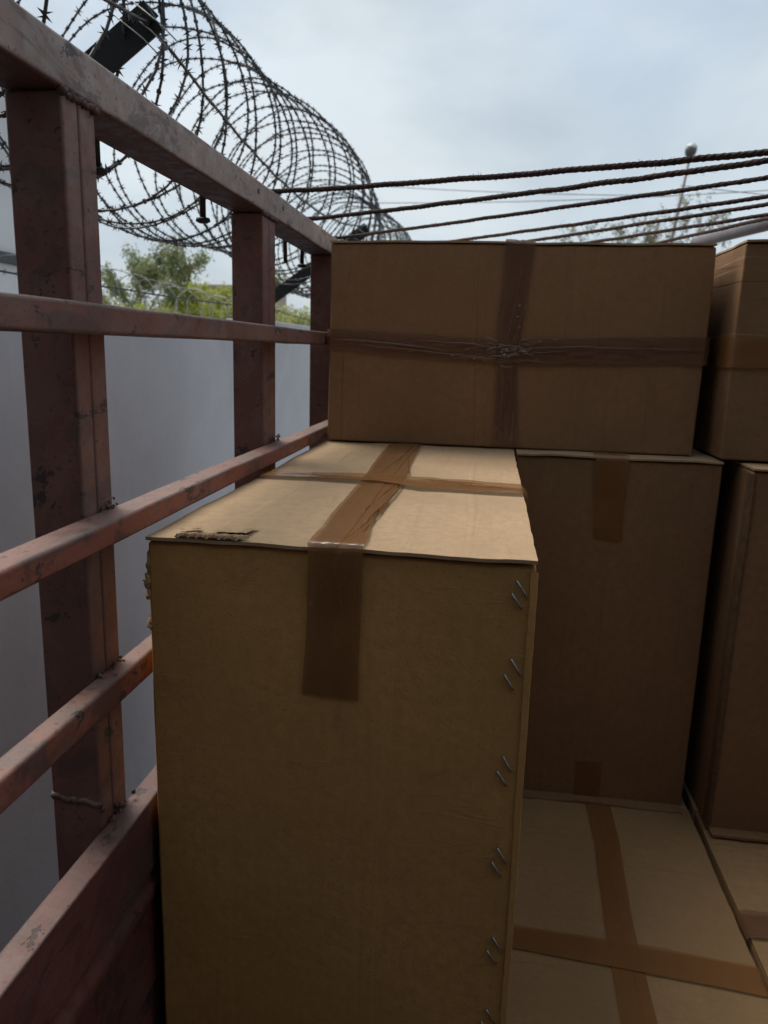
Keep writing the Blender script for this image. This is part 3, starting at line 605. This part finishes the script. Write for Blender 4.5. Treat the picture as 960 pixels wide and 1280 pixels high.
# dark sheet added unseen behind the viewer to block light on carton fronts
tp = empty('light_blocker', (.33, -1.1, -2.103), 'unseen dark green sheet added behind the viewer to block light', 'light_blocker')
v = []; f = []; na, nb = 70, 30
for i in range(na + 1):
    t = i / na                     # profile: up the near face, over the top, down the far face
    L1, L2 = 2.42, 1.4; d_ = t * (2 * L1 + L2)
    if d_ < L1: y, z = .80, d_
    elif d_ < L1 + L2: y, z = .80 - (d_ - L1), L1
    else: y, z = .80 - L2, L1 - (d_ - L1 - L2)
    for j in range(nb + 1):
        x = -.76 + 1.52 * j / nb; g = noise.noise(Vector((x * 4, y * 3, z * 1.5))) * .03 + noise.noise(Vector((x * 11, y * 8, z * 4))) * .012
        v.append(Vector((x, y + g * (1 if z < L1 - .01 else .2), z + (g if z >= L1 - .01 else 0))))
for i in range(na):
    for j in range(nb): q_ = i * (nb + 1) + j; f.append((q_, q_ + 1, q_ + nb + 2, q_ + nb + 1))
link('sheet', v, f, simple('blocker_dark_green', (.028, .036, .030), .6, 0, .2, 8, .004, 30), tp, smooth=True)

# ------------------------------------------------------------------ ropes across the load
def rope(a, b, sag, label, rad=.0052):
    a = Vector(a); b = Vector(b); n = 240; o = empty('rope', a, label, 'rope', 'ropes lashed across the truck'); q = MB(); fz = MB(); Ln = (b - a).length
    d = (b - a).normalized(); s1 = d.cross(Vector((0, 0, 1))).normalized(); s2 = s1.cross(d)
    ctr = [a.lerp(b, i / n) + Vector((0, 0, -4 * sag * (i / n) * (1 - i / n))) + s2 * .0015 * noise.noise(Vector((i * .11, sag * 900, 0))) for i in range(n + 1)]
    for st in range(3):
        pts = [c + (s1 * math.cos(i * 1.35 + st * 2.0944) + s2 * math.sin(i * 1.35 + st * 2.0944)) * rad * .34 for i, c in enumerate(ctr)]
        q.tube([p - a for p in pts], rad * .68, 5)
    q.build('strand', M_ROPE, o, smooth=True)
    for i in range(260):
        c = ctr[random.randrange(n)] + d * random.uniform(0, Ln / n); an = random.uniform(0, 6.28); r0 = (s1 * math.cos(an) + s2 * math.sin(an)); e = (r0 + d * random.uniform(-1.2, 1.2)).normalized()
        p0 = c + r0 * rad * .8; p1 = p0 + e * random.uniform(.002, .0075); wv = d * .0005
        fz.add([p0 - wv - a, p0 + wv - a, p1 - a], [(0, 1, 2)])
    fz.build('fuzz', M_ROPE, o)['kind'] = 'stuff'
    if a.x < -.4:      # the end goes over the rail and down its outer side
        e = MB(); e.tube([Vector((0, 0, 0)), Vector((-.03, .004, .0)), Vector((-.068, .008, -.003)), Vector((-.084, .01, -.012)), Vector((-.087, .012, -.04)), Vector((-.086, .014, -.11))], rad * .95, 7); e.build('hitched_end', M_ROPE, o, smooth=True)
ordn = ['uppermost', 'second', 'third', 'fourth', 'fifth', 'sixth', 'lowest']
seg = [((-.471, 1.694), (.401, 1.324)), ((-.445, 2.018), (.424, 1.394)), ((-.321, 2.24), (.471, 1.533)), ((-.075, 2.316), (.522, 1.689)), ((.118, 2.334), (.556, 1.789)), ((.279, 2.338), (.58, 1.912)), ((.479, 2.308), (.581, 2.033))]
for i, ((ax_, ay), (bx_, by)) in enumerate(seg):
    A = Vector((ax_, ay, .326)); B = Vector((bx_, by, .326)); d = B - A
    a = A + d * ((-.468 - A.x) / d.x); b = A + d * ((1.17 - A.x) / d.x)
    if b.y < -.3: b = A + d * ((-.3 - A.y) / d.y)
    if a.y > 3.35: a = A + d * ((3.35 - A.y) / d.y)
    rope(a, b, (.014, .010, .006, .009, .005, .008, .006)[i], 'brown fibre rope stretched over the load, %s' % ('uppermost of the seven' if i == 0 else 'lowest of the seven' if i == 6 else ordn[i] + ' from the top'), .0058 if i < 2 else .0050)

# ------------------------------------------------------------------ razor wire on the wall
def razor(name, path, label, mat, barb=.0165, gap=.036, wire=.0039, cat='razor wire', n=5, bscale=1):
    o = empty(name, path[0], label, cat); q = MB(); bb = MB(); o0 = Vector(path[0])
    q.tube([Vector(p) - o0 for p in path], wire, n); acc = 0; nxt = 0; kk = 0
    for p, r_ in zip(path, path[1:]):
        p = Vector(p); r_ = Vector(r_); d = r_ - p; l_ = d.length
        if l_ == 0: continue
        d /= l_; s1 = d.orthogonal().normalized(); s2 = d.cross(s1)
        while nxt < acc + l_:
            c = p + d * (nxt - acc) - o0; nxt += gap; kk += 1; an = noise.noise(c * 3) * 4 + kk * .9
            for e in (s1 * math.cos(an) + s2 * math.sin(an), ):
                t2_ = d.cross(e) * .0065 * bscale; L_ = barb
                # four-pointed blade pair: a flat bow-tie plate with two cross tips
                bb.add([c - d * L_ * .30 + e * .002, c - d * L_ * .62 + e * L_, c + d * L_ * .1 + e * .003, c + d * L_ * .62 + e * L_ * .95, c + d * L_ * .35 - e * .001,
                        c + d * L_ * .55 - e * L_, c - d * L_ * .1 - e * .003, c - d * L_ * .55 - e * L_ * .95],
                       [(0, 1, 2), (2, 3, 4), (4, 5, 6), (6, 7, 0), (0, 2, 4, 6)])
                bb.add([c - d * L_ * .3 + t2_, c + d * L_ * .3 + t2_, c + d * L_ * .3 - t2_, c - d * L_ * .3 - t2_], [(0, 1, 2, 3)])
        acc += l_
    q.build('strand', mat, o, smooth=True); w_ = bb.build('blades', mat, o); w_['kind'] = 'stuff'; return o
CX, CZ, CR = -1.275, .834, .42
def coil(y0, y1, pitch, cx, cz, r, seed=0, ph=0, amp=.5, k=2.5, seg=46):
    pts = []; turns = (y1 - y0) / pitch; N = int(turns * seg)
    for i in range(N + 1):
        th = 2 * math.pi * i / seg + ph; y = y0 + pitch * i / seg
        rr = r * (1 + .05 * noise.noise(Vector((y * .9, seed, 0))) + .04 * math.sin(2 * th + y * .8 + seed) + .035 * noise.noise(Vector((math.cos(th) * 1.2, math.sin(th) * 1.2, y * 1.6 + seed))))
        rr *= 1 - .08 * math.exp(-((y - 3.7) / .5) ** 2) + .07 * math.exp(-((y - 5.2) / .8) ** 2)
        tn = i / seg; rr *= 1 + .075 * noise.noise(Vector((tn * .9, seed, 21)))
        sx = (.04 + .05 * min(1, max(0, y - 2.5))) * noise.noise(Vector((y * .55, seed, 5))); sz = (.045 + .05 * min(1, max(0, y - 2.5))) * noise.noise(Vector((y * .6, seed, 8)))
        yy = y + .09 * noise.noise(Vector((y * 2.2, seed, 3))) + pitch * amp * math.cos(k * th) + .035 * noise.noise(Vector((math.cos(th) * 1.5, math.sin(th) * 1.5, y * .8 + seed * 3))) + .14 * noise.noise(Vector((tn * .55, seed, 31))) * math.sin(th + 2.5 * noise.noise(Vector((tn * .3, seed, 41))) + seed) + .05 * math.sin(th + seed)
        pts.append(Vector((cx + sx + rr * math.cos(th), yy, cz + sz + rr * math.sin(th))))
    return pts
razor('razor_wire_coil', coil(.75, 15, .145, CX, CZ, CR, 2, amp=.40), 'large dark razor wire coil running along the top of the wall', M_RAZOR)
def strand(pts, sag, n=60):
    out = []
    for a, b in zip(pts, pts[1:]):
        a = Vector(a); b = Vector(b)
        for i in range(n):
            t = i / n; out.append(a.lerp(b, t) + Vector((.006 * noise.noise(Vector((t * 20, a.y, 1))), 0, -4 * sag * t * (1 - t) + .006 * noise.noise(Vector((t * 22, a.y, 4))))))
    return out + [Vector(pts[-1])]
razor('barbed_strand', strand([(-.80, -.8, .72), (-.80, 1.80, .70), (-.80, 4.8, .735), (-.80, 7.8, .735), (-.8, 10.8, .735)], .13), 'barbed strand strung between the bracket tips along the coil', M_RAZOR, .020, .045, .0042, 'barbed wire')
razor('barbed_strand', strand([(-1.38, -2, .225), (-1.38, 4.8, .225), (-1.38, 10.8, .225)], .04, 90), 'barbed strand strung low just above the wall top', M_RAZOR, .011, .06, .0032, 'barbed wire')
razor('razor_wire_coil', coil(4.2, 16, .30, -2.75, .30, .20, 9, amp=.15, k=1.5, seg=30), 'small pale razor wire coil beyond the wall, in front of the green bushes', M_RAZOR_PALE, .008, .08, .003)
def bracket(y, label, start=0.0):
    o = empty('wire_bracket', (-1.45, y, WT), label, 'bracket', 'steel brackets holding the razor wire'); O = o.location
    a = Vector((-1.47, y, .235)); b = Vector((-.79, y, .715)); d = (b - a).normalized(); nrm = Vector((-d.z, 0, d.x)); a = a.lerp(b, start)
    hw = .037; q = MB()
    def leg(e1, e2, n1, n2):
        V = []
        for p in (a, b):
            for (u, v_) in ((e1[0], e2[0]), (e1[1], e2[0]), (e1[1], e2[1]), (e1[0], e2[1])): V.append(p + nrm * u + Vector((0, 1, 0)) * v_ - O)
        q.add(V, [(0, 1, 2, 3), (7, 6, 5, 4), (0, 4, 5, 1), (1, 5, 6, 2), (2, 6, 7, 3), (3, 7, 4, 0)])
    leg((-hw, hw), (-.003, .003), 0, 0); leg((hw - .006, hw), (.003, .07), 0, 0)
    q.build('arm', M_STEEL, o)
    q = MB()
    if start: q.box(a.x - O.x - .025, a.x - O.x + .025, .004, .05, GZ - O.z, a.z - O.z + .02)
    else: q.box(-.05, .04, -.035, .035, -.35, .075)
    q.build('stub_post', M_STEEL, o, bevel=.003)
    q = MB()
    for kk in range(3):
        t = .80 + .07 * kk; c = a.lerp(b, t) - O; q.tube([c + nrm * .045 + Vector((.0, -.012, 0)), c - nrm * .01 + Vector((.03, -.010, .0)), c - nrm * .042 + Vector((.05, -.012, -.01))], .0016, 5)
    q.build('tie_wire', M_RAZOR_PALE, o, smooth=True)
bracket(1.80, 'nearest black steel bracket arm, upper left above the top rail', .57)
bracket(4.80, 'second black steel bracket arm, partly hidden behind the rails and the far post')
bracket(7.80, 'third steel bracket arm farther along the wall, inside the razor coil')

# ------------------------------------------------------------------ far things
def tree(loc, height, spread, label, leaf, nleaf, lsize, seed, bare=False, trunk_r=.12, group='trees beyond the compound wall', crown_lo=.35):
    rg = random.Random(seed); o = empty('tree', loc, label, 'tree', group); q = MB(); tips = []
    def grow(p, d, ln, r, dep):
        pts = [p]; rad = [r]; n = 4
        for i in range(n):
            d = (d + Vector((rg.uniform(-.22, .22), rg.uniform(-.22, .22), rg.uniform(-.05, .16)))).normalized(); p = p + d * ln / n; pts.append(p); rad.append(r * (1 - .45 * (i + 1) / n))
        q.tube(pts, rad, 5 if dep else 7)
        if dep >= (5 if bare else 4): tips.extend(pts[1:]); return
        if dep >= 2: tips.extend(pts[2:])
        for c in range(rg.choice((2, 3, 3)) if dep else 4):
            a = rg.uniform(0, 6.28); t = rg.uniform(.35, .85) if dep else rg.uniform(.3, .75); e = (d * t + Vector((math.cos(a) * spread, math.sin(a) * spread, .25)) * .6).normalized()
            grow(pts[-1 if c else 2 + rg.randrange(2)], e, ln * rg.uniform(.58, .82), rad[-1] * .78, dep + 1)
    grow(Vector((0, 0, 0)), Vector((rg.uniform(-.08, .08), 0, 1)), height * .34, trunk_r, 0)
    mz = max(v.z for v in q.v); k = height / mz
    q.v = [v * k for v in q.v]; tips = [t * k for t in tips]
    q.build('trunk', M_BARK, o, smooth=True)
    cr = MB()
    for i in range(nleaf):
        t = rg.choice(tips); c = t + Vector((rg.gauss(0, 1), rg.gauss(0, 1), rg.gauss(0, 1))) * lsize * (1.5 if not bare else .6)
        u = Vector((rg.uniform(-1, 1), rg.uniform(-1, 1), rg.uniform(-1, 1))).normalized(); v_ = u.orthogonal().normalized(); s_ = lsize * rg.uniform(.5, 1.1)
        cr.add([c - u * s_, c + v_ * s_ * .42, c + u * s_, c - v_ * s_ * .42], [(0, 1, 2, 3)])
    ob = cr.build('crown', leaf, o); return o
tree((-10.2, 20, GZ), 5.3, .8, 'olive green feathery tree beyond the wall, left of the bushes', LEAF_G, 22000, .06, 3)
tree((-8.6, 22, GZ), 5.0, .9, 'low leafy tree right beside the feathery tree beyond the wall', LEAF_Y, 12000, .07, 5)
for i, (x, y, h_, lab) in enumerate([(-9.4, 17, 3.75, 'yellow-green bush beyond the wall below the feathery tree'), (-7.4, 18.5, 3.75, 'yellow-green bush beyond the wall just left of the middle post'), (-6.2, 20, 3.9, 'yellow-green bush beyond the wall behind the middle post'),
                              (-5.0, 20.5, 4.05, 'yellow-green bush beyond the wall seen between the middle and far posts'), (-3.7, 22, 4.0, 'yellow-green bush beyond the wall behind the far post')]):
    tree((x, y, GZ), h_, 1.2, lab, LEAF_Y, 14000, .065, 20 + i, trunk_r=.07, group='bushes beyond the compound wall')
tree((5.3, 31, GZ), 8.7, 1.15, 'sparse bare-branched tree far behind the ropes, under the street lamp', LEAF_D, 7000, .08, 14, bare=True, trunk_r=.20, group='trees ahead of the truck')
lp = empty('street_lamp', (4.62, 25, GZ), 'tall street lamp with a round head rising behind the ropes', 'street lamp')
q = MB(); q.tube([(0, 0, 0), (.27, 0, 4.0), (.54, 0, 6.4), (.80, 0, 8.66)], [.085, .065, .055, .045], 10); q.build('pole', M_POLE, lp, smooth=True)
q = MB(); q.tube([(.80, 0, 8.60), (.80, 0, 8.66), (.80, -.02, 8.72), (.81, -.04, 8.82), (.82, -.05, 8.86)], [.05, .11, .155, .165, .16], 14); q.build('lamp_head', M_LAMP, lp, smooth=True)
q = MB(); q.tube([(.82, -.05, 8.862), (.83, -.055, 8.92), (.83, -.06, 8.98), (.83, -.06, 9.01)], [.165, .15, .09, .03], 14); q.build('lamp_cap', M_LAMPW, lp, smooth=True)
fb = empty('far_building', (-26, 75, GZ), 'low pinkish building on the horizon above the bushes', 'building')
q = MB(); q.box(-5, 5, -3, 3, 0, 8.1); q.build('wall', M_FARB, fb); q = MB(); q.box(-5.3, 5.3, -3.3, 3.3, 8.1, 8.4); q.build('roof', M_FARB, fb)
for i in range(4):
    q = MB(); q.box(-4 + i * 2.2, -2.9 + i * 2.2, -3.06, -2.99, 5.2, 6.8); q.build('window', M_DARKBAND, fb)
def cable(a, b, sag, label, r=.014):
    a = Vector(a); b = Vector(b); o = tag(bpy.data.objects.new('overhead_cable', None), label, 'cable', 'overhead cables'); bpy.data.objects.remove(o)
    q = MB(); q.tube([a.lerp(b, i / 30) + Vector((0, 0, -4 * sag * (i / 30) * (1 - i / 30))) - a for i in range(31)], r, 5)
    c = q.build('overhead_cable', M_CABLE, smooth=True); c.location = a; return tag(c, label, 'cable', 'overhead cables')
cable((-9, 33, 5.95), (16, 33, 6.9), .35, 'thin dark overhead cable crossing the sky low behind the ropes')
cable((-9, 30, 6.3), (5.3, 26, 4.9), .15, 'thin dark overhead cable slanting down from the razor coil to the lamp pole', .011)
cable((5.25, 25, 5.0), (18, 27, 4.5), .12, 'thin dark overhead cable leaving the lamp pole to the right', .011)
